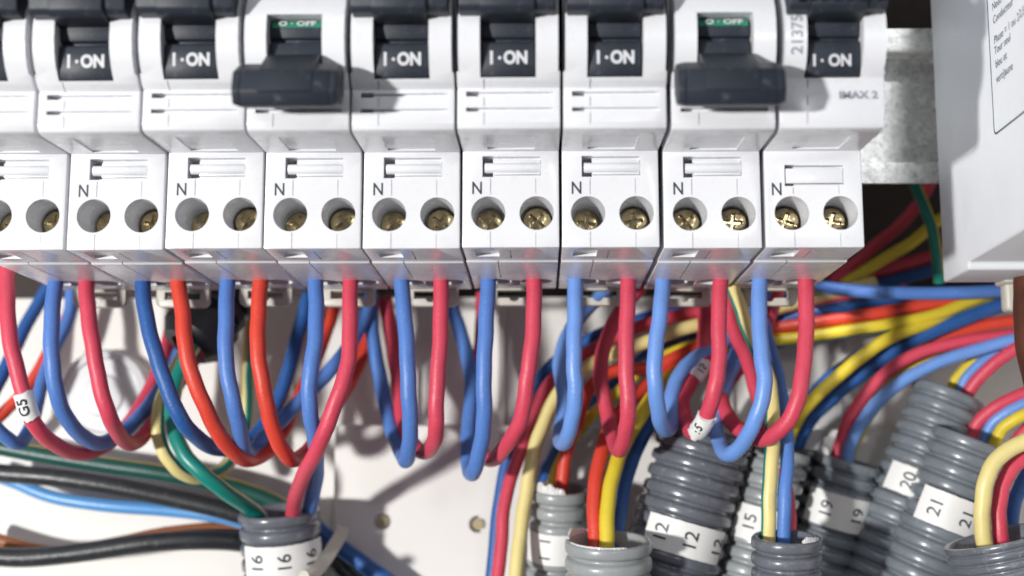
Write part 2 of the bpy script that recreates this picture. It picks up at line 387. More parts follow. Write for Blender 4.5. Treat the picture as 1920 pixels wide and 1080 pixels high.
kinds = ['on', 'on', 'on', 'off', 'on', 'on', 'on', 'off', 'last']
blabels = ['grey-white two-pole breaker cut by the left picture edge',
           'grey-white breaker with raised black lever, second of the row from left',
           'grey-white breaker with raised lever, directly left of the left breaker with lowered lever',
           'breaker with lowered black lever and green strip, the left one of the two',
           'grey-white breaker with raised lever, directly right of the left lowered-lever breaker',
           'grey-white breaker with raised lever, middle of the three between the lowered-lever breakers',
           'grey-white breaker with raised lever, directly left of the right lowered-lever breaker',
           'breaker with lowered black lever and green strip, the right one of the two',
           'end breaker with number 21375 printed beside its toggle, rightmost of the row']
for i, (x0, k, lb) in enumerate(zip(starts, kinds, blabels)):
    r = empty('circuit_breaker', (x0, 0, 0), lb, 'circuit breaker', 'circuit breakers in a row on the rail')
    r.location.z += random.uniform(-.12, .12)*MM; r.location.y += random.uniform(-.12, .12)*MM
    h = link('housing', hous[k], r)
    link('lettering', nlast if k == 'last' else nmesh, h)
    link('label_holder', rods[k], r)
    if k == 'last': link('lettering', num, h); link('lettering', gm, h)
    if k == 'off': link('lettering', topm, h)
    t = link('toggle', tog[k], r)
    if k == 'off': g = link('off_mark', gs, t); link('lettering', gst, t)
    else: link('lettering', onl if k == 'last' else onm, t)
    link('lever', lev[k], r)
    for x in (4.8, 13.55):
        s = link('terminal_screw', scr, r); s.location = Vector((x, (random.uniform(8.2, 9.3) if x < 9 and i < 7 else random.uniform(6.8, 7.6)), 49.5))*MM
        s.rotation_euler = (random.uniform(-.08, .08), random.uniform(0, 3), random.uniform(-.08, .08))
    link('rail_clip', clp, r)
# ------------------------------------------------------------------ right hand device (side face with printed table)
XS = 84.6
r = empty('module_box', (XS, 40, 42.9), 'tall white module at the right edge with printed wiring notes on its side', 'module')
off = Vector((XS, 40, 42.9))
bm = bmesh.new()
add_prism(bm, [(41, 43.0), (41, 135), (-45, 135), (-45, 45.6), (24, 44.6), (24.6, 43.0)], XS, XS+52)
h = link('housing', bake(bm, None, .6, 'housing', M['cover'], seg=3), r); h.matrix_parent_inverse = Matrix.Translation(-off*MM)
bm = bmesh.new(); add_box(bm, XS+12.6, XS+17, 40, 44, 37.0, 47); add_box(bm, XS+11.5, XS+19, 37, 44, 42.4, 50)
h2 = link('rail_clip', bake(bm, None, .8, 'rail_clip', M['clip'], seg=3), r); h2.matrix_parent_inverse = Matrix.Translation(-off*MM)
# label outline on the side face (x = XS): u runs towards the camera (-Y), v = z
def side(Y, z, e=.04): return Vector((XS-e, Y, z))
ya = -(D0) + XS*FPX/(1880-1010)
lz = 78.5
bm = bmesh.new()
def strip(pts, wd=.18):
    for a, b in zip(pts, pts[1:]):
        a = Vector(a); b = Vector(b); d = (b-a).normalized(); nn = Vector((-d.y, d.x))*wd
        q = [bm.verts.new(side(p.x, p.y)) for p in (a-nn-d*wd*.5, b-nn+d*wd*.5, b+nn+d*wd*.5, a+nn-d*wd*.5)]
        bm.faces.new(q)
z_c = U(1880, 250, 4).z
strip([(5.2, 134), (5.2, z_c+1.2)]); strip([(5.2, z_c+1.2), (5.0, z_c+.5), (4.5, z_c+.1), (3.8, z_c)]); strip([(3.8, z_c), (-43, z_c)])
fr = link('table_frame', mesh_of(bm, 'table_frame', M['ink'], False), h)
def smap(Y0, z0): return lambda x, y: side(Y0-x, z0+y, .05)
items = []
lines = [(13, 'Neutre'), (38, 'Conducteur'), (75, 'Phase = 1 ou 2'), (95, 'Tour seul'), (120, 'bleu et'), (148, 'vert/jaune')]
for py, s in lines:
    p = U(1871+py*.02, py, 3.2)
    vs, _ = text_verts(s, 2.2, .0, 1.0); wd = max(v[0] for v in vs)
    items.append((s, 2.2, .0, 1.0, smap(2.6-wd, p.z-.4), 0))
items.append(('2,5', 2.2, 0, 1, smap(-12, U(1900, 45, -6).z), 0))
link('lettering', text_mesh(items, [M['ink']]), h)
# ------------------------------------------------------------------ tubes
def catmull(P, n=10):
    out = []
    Q = [P[0]*2-P[1]]+P+[P[-1]*2-P[-2]]
    for i in range(1, len(Q)-2):
        p0, p1, p2, p3 = Q[i-1:i+3]
        t0 = 0; a = .5
        t1 = t0+max(1e-4, (p1-p0).length)**a; t2 = t1+max(1e-4, (p2-p1).length)**a; t3 = t2+max(1e-4, (p3-p2).length)**a
        for k in range(n):
            t = t1+(t2-t1)*k/n
            A1 = p0*((t1-t)/(t1-t0))+p1*((t-t0)/(t1-t0)); A2 = p1*((t2-t)/(t2-t1))+p2*((t-t1)/(t2-t1)); A3 = p2*((t3-t)/(t3-t2))+p3*((t-t2)/(t3-t2))
            B1 = A1*((t2-t)/(t2-t0))+A2*((t-t0)/(t2-t0)); B2 = A2*((t3-t)/(t3-t1))+A3*((t-t1)/(t3-t1))
            out.append(B1*((t2-t)/(t2-t1))+B2*((t-t1)/(t2-t1)))
    out.append(P[-1]); return out
def pts3(pts):
    """(px,py[,Y]) list -> mm points, missing depths interpolated"""
    n = len(pts); ys = [p[2] if len(p) > 2 else None for p in pts]
    known = [i for i in range(n) if ys[i] is not None]
    for i in range(n):
        if ys[i] is None:
            a = max([k for k in known if k < i], default=None); b = min([k for k in known if k > i], default=None)
            ys[i] = ys[b] if a is None else ys[a] if b is None else ys[a]+(ys[b]-ys[a])*(i-a)/(b-a)
    return [U(p[0], p[1], y) for p, y in zip(pts, ys)]
def smooth(path, it=3):
    for _ in range(it):
        path = [path[0]]+[(path[i-1]+path[i]*2+path[i+1])/4 for i in range(1, len(path)-1)]+[path[-1]]
    return path
def frames(path):
    T = [(path[min(i+1, len(path)-1)]-path[max(i-1, 0)]).normalized() for i in range(len(path))]
    n = T[0].cross(Vector((0, 1, 0))); n = (n if n.length > .1 else T[0].cross(Vector((1, 0, 0)))).normalized(); F = []
    for t in T:
        n = (n-t*n.dot(t)).normalized(); F.append((t, n, t.cross(n)))
    return F
def sweep(bm, path, rad, seg=20, cap=True, stripe=None, hollow=False):
    F = frames(path); rings = []
    for p, (t, n, b) in zip(path, F):
        rings.append([bm.verts.new(p+(n*math.cos(2*math.pi*i/seg)+b*math.sin(2*math.pi*i/seg))*rad) for i in range(seg)])
    for a, c in zip(rings, rings[1:]):
        for i in range(seg):
            f = bm.faces.new((a[i], a[(i+1) % seg], c[(i+1) % seg], c[i]))
            if stripe and stripe[0] <= i < stripe[1]: f.material_index = 1
    if cap: bm.faces.new(rings[0][::-1]); bm.faces.new(rings[-1])
    return rings
def wire(mk, rad, pts, label, group=None, raw=None, stripe=None, name='wire', cat='wire', pre=None):
    P = pts3(pts)
    if pre: P = [P[0]+Vector((0, 1.5, pre))]+P
    path = smooth(catmull(P, 9), 4)
    ph = random.uniform(0, 6)
    for i, p in enumerate(path):                                   # hand-bent irregularity
        if 4 < i < len(path)-4:
            p += Vector((math.sin(i*.31+ph)*.10+math.sin(i*.83+ph*2)*.05, 0, 0))
    org = path[0].copy()
    bm = bmesh.new(); sweep(bm, [p-org for p in path], rad, 24, stripe=stripe)
    mats = [M[k] for k in mk] if isinstance(mk, tuple) else [M[mk]]
    o = link(name, mesh_of(bm, name, mats, ang=60)); o.location = org*MM
    tag(o, label, cat, group)
    o['_n'] = 0; del o['_n']
    return o, path
def marker(o, path, px, py, length, txt, size, rad, phi=0, gap=0, flip=1):
    """printed sleeve round a wire: child of the wire"""
    org = path[0]
    vp = Vector((0, -D0, 0)); d = CR@Vector(((px-960)/FPX, (540-py)/FPX, -1)); d.normalize()
    k = min(range(len(path)//1), key=lambda i: ((path[i]-vp)-d*(path[i]-vp).dot(d)).length + (0 if path[i].y < 60 else 3))
    acc = 0; a = k
    while a > 0 and acc < length/2: acc += (path[a]-path[a-1]).length; a -= 1
    acc = 0; b = k
    while b < len(path)-1 and acc < length/2: acc += (path[b]-path[b+1]).length; b += 1
    seg = [p-org for p in path[a:b+1]]
    bm = bmesh.new(); R = rad+.38
    rings = sweep(bm, seg, R, 28)
    for ri, s in ((0, 1), (-1, 1)):
        for v in rings[ri]: v.co += Vector((random.uniform(-.15, .15), 0, random.uniform(-.3, .3)))
    mk_ = link('marker_sleeve', mesh_of(bm, 'marker_sleeve', M['paper'], ang=50), o)
    T = (seg[-1]-seg[0]).normalized(); c = (seg[0]+seg[-1])/2; c = min(seg, key=lambda p: (p-c).length)
    v = (vp-(c+org)).normalized(); v = (v-T*v.dot(T)).normalized(); s_ = T.cross(v)
    def fn(x, y, dphi=0):
        a_ = phi+dphi+y/R
        return c+T*(x*flip)+(v*math.cos(a_)+s_*math.sin(a_))*(R+.06)
    link('lettering', text_mesh([(txt, size, .06, 1, fn, 0)], [M['ink']]), mk_)
# front wires ------------------------------------------------------
G1 = 'wires coming out of the breaker undersides'
R1 = 1.63
fw = [
 ('pink', [(12,508,36),(13,560,34),(20,640,32),(38,720,32),(62,790,34),(105,835,42),(160,850,52),(215,822,60),(265,760,66),(300,690,70),(325,600,74),(340,540,76)], 'pink-red wire wearing a white marker sleeve at the left picture edge'),
 ('blue', [(105,514,36),(98,600,33),(97,680,32),(110,750,34),(140,805,40),(185,832,50),(228,812,58),(275,765,63),(320,700,66),(350,620,70),(370,560,72)], 'blue wire between the sleeved pink wire and the next pink wire, far left'),
 ('pink', [(161,505,36),(164,560,34),(172,640,32),(185,710,32),(205,780,34),(228,822,44),(255,830,54),(285,795,61),(325,735,66),(365,670,70),(400,600,73),(410,560,75)], 'pink-red wire hanging in front of the round white cap'),
 ('deepblue', [(266,514,36),(273,580,34),(290,660,32),(315,730,32),(345,795,34),(382,830,42),(415,842,52),(450,838,58),(484,812,62),(515,765,66),(540,700,68),(560,620,70),(580,550,72)], 'deep blue wire swinging right in front of the pale yellow and green earth wires'),
 ('red', [(332,508,36),(340,570,34),(347,640,32),(362,710,32),(390,775,34),(420,828,38),(450,858,44),(478,860,52),(510,840,58),(538,796,64),(565,735,69),(592,675,73),(615,610,76),(630,560,77)], 'bright red wire hanging in front of the black cable gland'),
 ('blue', [(428,514,36),(423,600,33),(425,680,32),(438,760,33),(452,812,38),(460,845,46),(478,842,54),(502,812,57),(535,780,60),(580,735,62),(635,675,64),(680,605,67),(698,550,70)], 'blue wire between the two bright red wires'),
 ('red', [(491,508,36),(484,580,34),(484,650,32),(492,720,32),(505,780,34),(526,838,38),(546,862,44),(575,848,54),(602,810,60),(630,760,66),(662,705,72),(688,640,76),(700,560,78)], 'bright red wire directly right of the pale yellow back wire, second bright red from left'),
 ('blue', [(590,514,36),(594,560,34),(590,640,31),(581,710,30),(582,780,32),(592,830,38),(594,880,46),(584,935,58),(576,985,67),(574,1040,68)], 'blue wire running down into the conduit marked 16'),
 ('pink', [(657,508,36),(657,600,33),(652,680,31),(632,750,30),(600,830,33),(570,890,42),(549,960,59),(545,1030,68)], 'pink-red wire crossing over a blue wire into the conduit marked 16'),
 ('blue', [(754,514,36),(757,580,34),(764,680,32),(768,760,33),(768,820,37),(764,862,44),(752,850,56),(735,805,62),(715,725,66),(702,650,68),(696,590,70),(692,545,72)], 'blue wire in a narrow loop directly right of the conduit-16 pink wire'),
 ('pink', [(829,508,36),(826,600,34),(821,700,33),(818,780,34),(815,822,38),(803,846,45),(782,842,53),(762,810,59),(750,760,64),(745,700,68),(735,640,71),(722,560,74)], 'pink-red wire in a tight hook over the bright mounting plate, left of centre'),
 ('blue', [(918,514,36),(911,600,34),(908,680,33),(908,760,34),(903,825,38),(891,880,44),(880,885,52),(877,840,58),(880,770,63),(884,705,66),(868,640,69),(852,590,71),(842,545,73)], 'blue wire whose loop hangs lowest, left of centre'),
 ('pink', [(1003,508,36),(1000,600,34),(993,680,33),(985,740,34),(973,795,37),(948,838,42),(922,862,50),(903,845,60),(896,780,67),(897,700,72),(902,630,75),(905,550,77)], 'pink-red wire curling left at its foot beside the pale yellow bundle wire'),
 ('lightblue', [(1079,514,36),(1077,600,34),(1077,680,33),(1078,740,34),(1073,790,37),(1060,828,43),(1050,825,50),(1055,780,55),(1056,730,57),(1050,680,59),(1062,632,61),(1090,592,63),(1135,545,66)], 'light blue wire with a short loop in front of the red and yellow bundle'),
 ('pink', [(1178,508,36),(1175,600,34),(1175,700,33),(1177,770,34),(1173,815,38),(1160,845,44),(1148,815,51),(1136,765,55),(1126,712,56),(1133,650,57),(1158,590,60),(1200,540,64)], 'pink-red wire looping over the bright yellow wire, right of centre'),
 ('lightblue', [(1245,514,36),(1238,580,34),(1230,650,33),(1228,720,33),(1235,778,37),(1248,806,44),(1260,790,50),(1260,740,54),(1276,698,57),(1300,675,59),(1340,650,61),(1400,610,64)], 'light blue wire looping just left of the conduit marked 12'),
 ('pink', [(1352,508,36),(1348,600,34),(1347,680,33),(1341,730,33),(1325,778,36),(1306,812,41),(1288,796,48),(1279,755,54),(1296,715,58),(1318,680,60),(1322,620,61),(1318,560,63)], 'pink-red wire with a white marker sleeve above the conduit marked 12'),
 ('lightblue', [(1425,514,36),(1422,580,34),(1428,660,32),(1433,720,31),(1420,780,32),(1395,828,36),(1366,853,41),(1350,832,47),(1340,795,51),(1350,745,55),(1368,700,58),(1390,650,62),(1400,600,64)], 'light blue wire with a loop in front of the ribs of the conduit marked 12'),
 ('pink', [(1510,508,36),(1511,600,34),(1508,680,32),(1495,750,31),(1470,800,33),(1430,824,38),(1395,812,45),(1366,782,50),(1350,745,55),(1345,700,60),(1350,650,64)], 'rightmost pink-red wire under the end breaker, its loop crossing the pale yellow wire'),
]
fronts = []
for mk, pts, lb in fw:
    fronts.append(wire(mk, R1, pts, lb, G1, pre=4))
marker(fronts[0][0], fronts[0][1], 50, 762, 5.2, 'G5', 3.0, R1, phi=.35, flip=-1)
marker(fronts[16][0], fronts[16][1], 1314, 792, 4.6, '15', 2.7, R1, phi=.2, flip=-1)
# wires behind -----------------------------------------------------
G2 = 'wires running behind the front loops'
YG = ('cream', 'green'); YG2 = ('yellow', 'green')
bw = [
 ('blue', 1.5, [(135,540,74),(130,590,72),(105,650,68),(75,730,62),(60,795,56),(35,832,50),(5,815,46),(-40,760,42)], 'blue wire curling under the sleeved pink wire at the left edge', None),
 ('red', 1.45, [(150,540,80),(125,600,78),(85,670,76),(50,730,74),(0,780,72),(-60,830,70)], 'bright red wire running diagonally down to the left edge', None),
 ('deepblue', 1.6, [(95,530,80),(60,590,78),(20,670,74),(-15,740,70),(-40,800,68)], 'deep blue wire slanting down to the left edge behind the first pink wire', None),
 (YG, 1.55, [(372,628,62),(345,665,62),(312,725,60),(296,790,58),(305,845,58),(335,882,60),(370,896,64),(415,882,70),(445,845,74),(462,780,77),(463,700,78),(468,620,78),(472,540,78)], 'pale yellow and green earth wire in a wide loop below the black gland', (0, 4)),
 (('green', 'cream'), 1.7, [(378,632,57),(350,670,57),(326,740,54),(325,800,52),(345,850,50),(385,893,50),(430,928,54),(480,962,62),(505,1010,67)], 'green and yellow earth wire running from the black gland into the conduit marked 16', (1, 3)),
 ('pink', 1.45, [(925,1130,60),(938,1040,62),(946,950,64),(966,872,66),(993,805,67),(1025,725,68),(1075,680,68),(1134,643,68),(1209,608,69),(1300,586,70),(1400,578,72),(1500,574,74),(1590,566,75),(1700,545,77)], 'long pink-red wire rising from the bottom edge beside the pale yellow one', None),
 ('cream', 1.55, [(960,1130,56),(972,1040,58),(982,950,60),(996,870,61),(1016,800,62),(1043,742,63),(1110,682,64),(1209,642,65),(1300,611,66),(1400,592,69),(1480,572,72),(1550,552,74),(1640,530,76)], 'long pale yellow wire rising from the bottom edge and bending right', None),
 ('deepblue', 1.5, [(918,1130,70),(930,1000,71),(945,890,72),(970,790,73),(1010,712,73),(1060,664,73),(1145,618,73),(1225,592,74),(1290,578,75),(1400,560,77),(1520,545,78)], 'deep blue wire behind the long pink-red wire of the centre bundle', None),
 ('red', 1.5, [(1048,960,68),(1054,900,67),(1063,850,66),(1083,785,67),(1105,728,68),(1150,695,69),(1220,690,70),(1300,655,71),(1380,630,72),(1450,617,72),(1561,600,72),(1644,588,72),(1739,570,73),(1830,552,74)], 'long bright red wire bending right out of the conduit marked 1', None),
 (YG2, 1.45, [(1028,960,70),(1040,895,70),(1065,840,72),(1105,785,73),(1155,740,73),(1209,690,73),(1290,650,73),(1400,640,72),(1480,636,71),(1584,621,71),(1687,605,71),(1765,587,72),(1825,562,74),(1880,540,76)], 'yellow and green wire bending right out of the conduit marked 1', (10, 15)),
 ('deepblue', 1.6, [(1012,960,72),(1022,890,74),(1050,840,76),(1100,770,77),(1170,705,77),(1240,650,77),(1330,625,77),(1440,600,77),(1532,583,76),(1640,566,77),(1750,550,79)], 'deep blue wire at the back of the conduit marked 1', None),
 ('yellow', 1.6, [(1136,1060,46),(1138,1000,47),(1143,920,50),(1160,855,54),(1190,800,58),(1229,735,62),(1275,695,67),(1340,665,72),(1400,640,75)], 'bright yellow wire rising from the torn pale conduit at the bottom', None),
 ('red', 1.55, [(1116,1060,48),(1115,990,49),(1116,905,52),(1132,830,56),(1158,778,61),(1200,735,66),(1255,690,71),(1310,660,75),(1380,650,77)], 'bright red wire left of the bright yellow one in the torn pale conduit', None),
 ('deepblue', 1.6, [(1155,1060,52),(1158,990,54),(1168,920,57),(1195,840,61),(1230,770,66),(1280,705,70),(1340,660,73),(1440,650,74),(1540,600,77)], 'deep blue wire behind the bright yellow one in the torn pale conduit', None),
 ('blue', 1.5, [(1330,860,70),(1345,780,66),(1362,720,64),(1378,670,62),(1400,610,62),(1405,560,62)], 'blue wire behind the sleeved pink wire near the conduit marked 12', None),
 ('pink', 1.5, [(1362,540,46),(1366,575,48),(1380,630,51),(1400,675,54),(1418,735,57),(1430,790,60),(1432,850,66)], 'pink-red wire slanting down behind the last light blue wire', None),
 (YG, 1.5, [(1372,535,45),(1385,570,46),(1404,620,47),(1428,675,47),(1446,730,45),(1448,800,42),(1445,880,40),(1441,960,40),(1440,1040,42)], 'pale yellow and green wire dropping into the plain grey conduit at bottom', (9, 14)),
 ('blue', 1.4, [(1430,600,60),(1446,660,56),(1462,720,52),(1473,790,46),(1476,860,42),(1472,940,40),(1468,1050,42)], 'blue wire beside the pale yellow one in the plain grey conduit', None),
 ('pink', 1.2, [(1470,880,54),(1480,950,48),(1484,1000,46),(1484,1060,46)], 'pink-red wire tip behind the blue one in the plain grey conduit', None),
 ('pink', 1.45, [(1462,540,60),(1445,590,62),(1430,640,66),(1380,700,70),(1340,770,74),(1320,840,76)], 'pink-red wire seen through the rail clip slot beside the end breaker', None),
 (YG2, 1.5, [(1470,860,76),(1485,805,72),(1508,768,70),(1571,705,70),(1635,655,70),(1680,628,70),(1739,606,72),(1795,580,74),(1860,552,76),(1940,520,78)], 'yellow and green wire crossing diagonally over the deep blue ones on the right', (10, 16)),
 ('deepblue', 1.7, [(1480,880,78),(1510,800,76),(1565,741,75),(1648,678,74),(1713,638,73),(1791,604,73),(1869,575,74),(1950,550,76)], 'deep blue wire under the diagonal yellow and green wire on the right', None),
 ('deepblue', 1.7, [(1470,860,81),(1500,780,80),(1550,715,80),(1620,665,80),(1690,622,79),(1780,590,79),(1880,560,79)], 'deep blue wire above its twin behind the diagonal yellow and green wire', None),
 ('red', 1.5, [(1690,690,78),(1735,650,77),(1778,630,76),(1843,611,75),(1905,601,74),(1960,595,74)], 'short bright red wire above the pink and blue pair at right edge', None),
 ('pink', 1.45, [(1568,890,70),(1576,835,69),(1597,775,68),(1661,700,67),(1713,666,66),(1791,643,65),(1905,627,64),(1960,620,64)], 'pink-red wire arching from the right edge into the conduit marked 19', None),
 ('lightblue', 1.45, [(1586,900,68),(1596,830,67),(1630,772,66),(1695,713,65),(1765,677,64),(1843,653,63),(1900,637,62),(1960,625,62)], 'light blue wire arching from the right edge into the conduit marked 19', None),
 (YG2, 1.3, [(1580,890,72),(1602,830,71),(1640,765,70),(1700,695,70),(1770,655,69),(1860,640,68),(1960,630,68)], 'yellow and green wire behind the light blue one into the conduit marked 19', (12, 20)),
 (YG2, 1.2, [(1775,760,70),(1791,715,69),(1818,684,68),(1848,660,67),(1900,640,66),(1960,625,66)], 'yellow and green wire bending into the conduit marked 20', (12, 20)),
 ('lightblue', 1.25, [(1792,765,68),(1806,720,67),(1838,682,66),(1880,655,65),(1960,625,64)], 'light blue wire bending into the conduit marked 20', None),
 ('pink', 1.45, [(1800,775,66),(1817,733,65),(1852,692,63),(1908,652,61),(1970,620,60)], 'pink-red wire bending into the conduit marked 20', None),
 ('pink', 1.45, [(1810,850,64),(1832,795,63),(1872,760,61),(1920,738,60),(1980,715,60)], 'pink-red wire bending into the conduit marked 21', None),
 ('lightblue', 1.25, [(1838,850,64),(1856,800,62),(1890,772,60),(1940,748,59),(1980,735,59)], 'light blue wire bending into the conduit marked 21', None),
 ('yellow', 1.3, [(1855,860,62),(1876,808,60),(1905,785,58),(1960,758,57)], 'yellow wire bending into the conduit marked 21', None),
 ('pink', 1.45, [(1890,900,66),(1895,850,64),(1930,800,62),(1980,770,61)], 'pink-red wire at the right edge under the yellow one', None),
 ('cream', 1.65, [(1856,1080,40),(1846,1015,38),(1841,960,37),(1848,905,36),(1872,858,36),(1920,828,36),(1980,810,36)], 'thick pale yellow wire arching out of the slanted conduit at the right corner', None),
 ('pink', 1.55, [(1888,1080,42),(1877,1003,40),(1872,950,40),(1888,893,40),(1920,858,40),(1980,830,40)], 'pink-red wire inside the pale yellow arch at the right corner', None),
 ('deepblue', 1.5, [(1905,1080,48),(1896,1000,48),(1905,930,48),(1935,880,48),(1980,850,48)], 'deep blue wire at the right edge inside the pale yellow arch', None),
 ('blue', 1.5, [(1490,522,72),(1558,541,68),(1630,547,66),(1720,550,66),(1800,549,66),(1864,546,68),(1940,541,72)], 'bright blue wire running level under the bare rail end', None),
 ('deepblue', 1.5, [(1430,625,75),(1480,598,74),(1560,578,74),(1650,562,76),(1720,556,78)], 'deep blue wire between the level blue and the long bright red wire', None),
 ('pink', 1.6, [(1520,560,82),(1600,520,83),(1680,500,84),(1760,478,84),(1830,460,84)], 'pink-red wire in the dark below the bare rail, lowest of two', None),
 ('pink', 1.5, [(1560,530,84),(1630,470,85),(1700,410,85),(1745,340,85),(1760,280,85)], 'pink-red wire in the dark climbing behind the bare rail', None),
 (YG2, 1.3, [(1700,300,70),(1722,360,68),(1745,420,67),(1757,480,68),(1762,530,70)], 'dim yellow and green wire dropping from behind the rail end', (4, 12)),
 (('yellow','green'), 1.4, [(1580,535,80),(1650,490,80),(1710,455,80),(1750,420,80),(1800,390,80)], 'dim olive yellow wire in the dark below the bare rail', (12, 18)),
 ('deepblue', 1.5, [(1540,560,84),(1620,540,84),(1700,520,83),(1770,500,83)], 'deep blue wire at the back in the dark below the bare rail', None),
 (('darkgreen', 'yellow'), 1.95, [(-40,830,76),(60,850,76),(194,872,76),(305,888,76),(400,905,77),(472,925,78),(540,955,79),(600,1000,80),(660,1060,81)], 'dark green and yellow cable crossing behind at lower left', (0, 2)),
 ('blackw', 2.1, [(-40,880,74),(0,887,73),(100,895,72),(200,910,72),(330,936,73),(440,962,74),(540,1000,76),(640,1060,80)], 'upper black cable at lower left, above the sky blue one', None),
 ('skyblue', 1.5, [(-40,880,80),(30,905,79),(90,930,78),(200,948,77),(330,958,77),(440,975,77),(530,1010,78)], 'sky blue cable sagging between the two black cables', None),
 ('orange', 1.5, [(-40,1000,80),(30,1022,80),(110,1035,80),(220,1018,80),(320,998,80),(440,992,80),(520,1005,80)], 'orange-brown cable behind the lower black cable', None),
 ('blackw', 2.2, [(-40,1040,72),(40,1046,72),(160,1035,72),(280,1018,72),(380,1013,73),(470,1020,76),(540,1050,80)], 'lower black cable running into the back of the conduit marked 16', None),
 ('deepblue', 2.0, [(560,960,76),(610,1005,76),(660,1042,76),(720,1085,76),(790,1140,76)], 'deep blue cable slanting down right of the conduit marked 16', None),
 ('blackw', 1.9, [(540,980,80),(600,1035,80),(650,1075,80),(710,1130,80)], 'black cable under the deep blue one right of the conduit marked 16', None),
]
backs = []
for mk, rad, pts, lb, stp in bw:
    backs.append(wire(mk, rad, pts, lb, G2, stripe=stp))
# second sleeve, on the rising half of the same looped wire
marker(fronts[16][0], fronts[16][1], 1320, 706, 4.6, '15', 2.4, R1, phi=.1)
# brown cable at the right edge
wire('brown', 4.2, [(1944,490,34),(1940,560,34),(1945,640,24),(1962,720,28)], 'thick brown cable cut by the right picture edge', name='cable', cat='cable')
# ------------------------------------------------------------------ black gland
a = U(428, 552, 66); b = U(348, 650, 60); ax = (b-a).normalized(); L = (b-a).length
bm = bmesh.new(); q = ax.to_track_quat('Z', 'Y').to_matrix(); seg = 32
prof = [(0, 3.2), (0, 6.2), (L*.12, 6.4), (L*.12, 5.4), (L*.22, 5.4), (L*.22, 6.6), (L*.34, 6.6), (L*.34, 5.4), (L*.42, 5.4), (L*.42, 6.9), (L*.85, 6.7), (L, 5.2), (L, 3.3), (L*.6, 3.0)]
rings = []
for s, r in prof:
    ring = []
    for i in range(seg):
        tt = 2*math.pi*i/seg; rr = r*1.12*(1+(.05 if (L*.4 < s < L*.9 and i % 4 < 2) else 0))
        ring.append(bm.verts.new(q@Vector((math.cos(tt)*rr, math.sin(tt)*rr, s))))
    rings.append(ring)
for r0, r1 in zip(rings, rings[1:]):
    for i in range(seg): bm.faces.new((r0[i], r0[(i+1) % seg], r1[(i+1) % seg], r1[i]))
bm.faces.new(rings[-1])
o = link('cable_gland', mesh_of(bm, 'cable_gland', M['gland'])); o.location = a*MM
tag(o, 'ribbed black cable gland holding earth wires behind the left loops', 'cable gland')
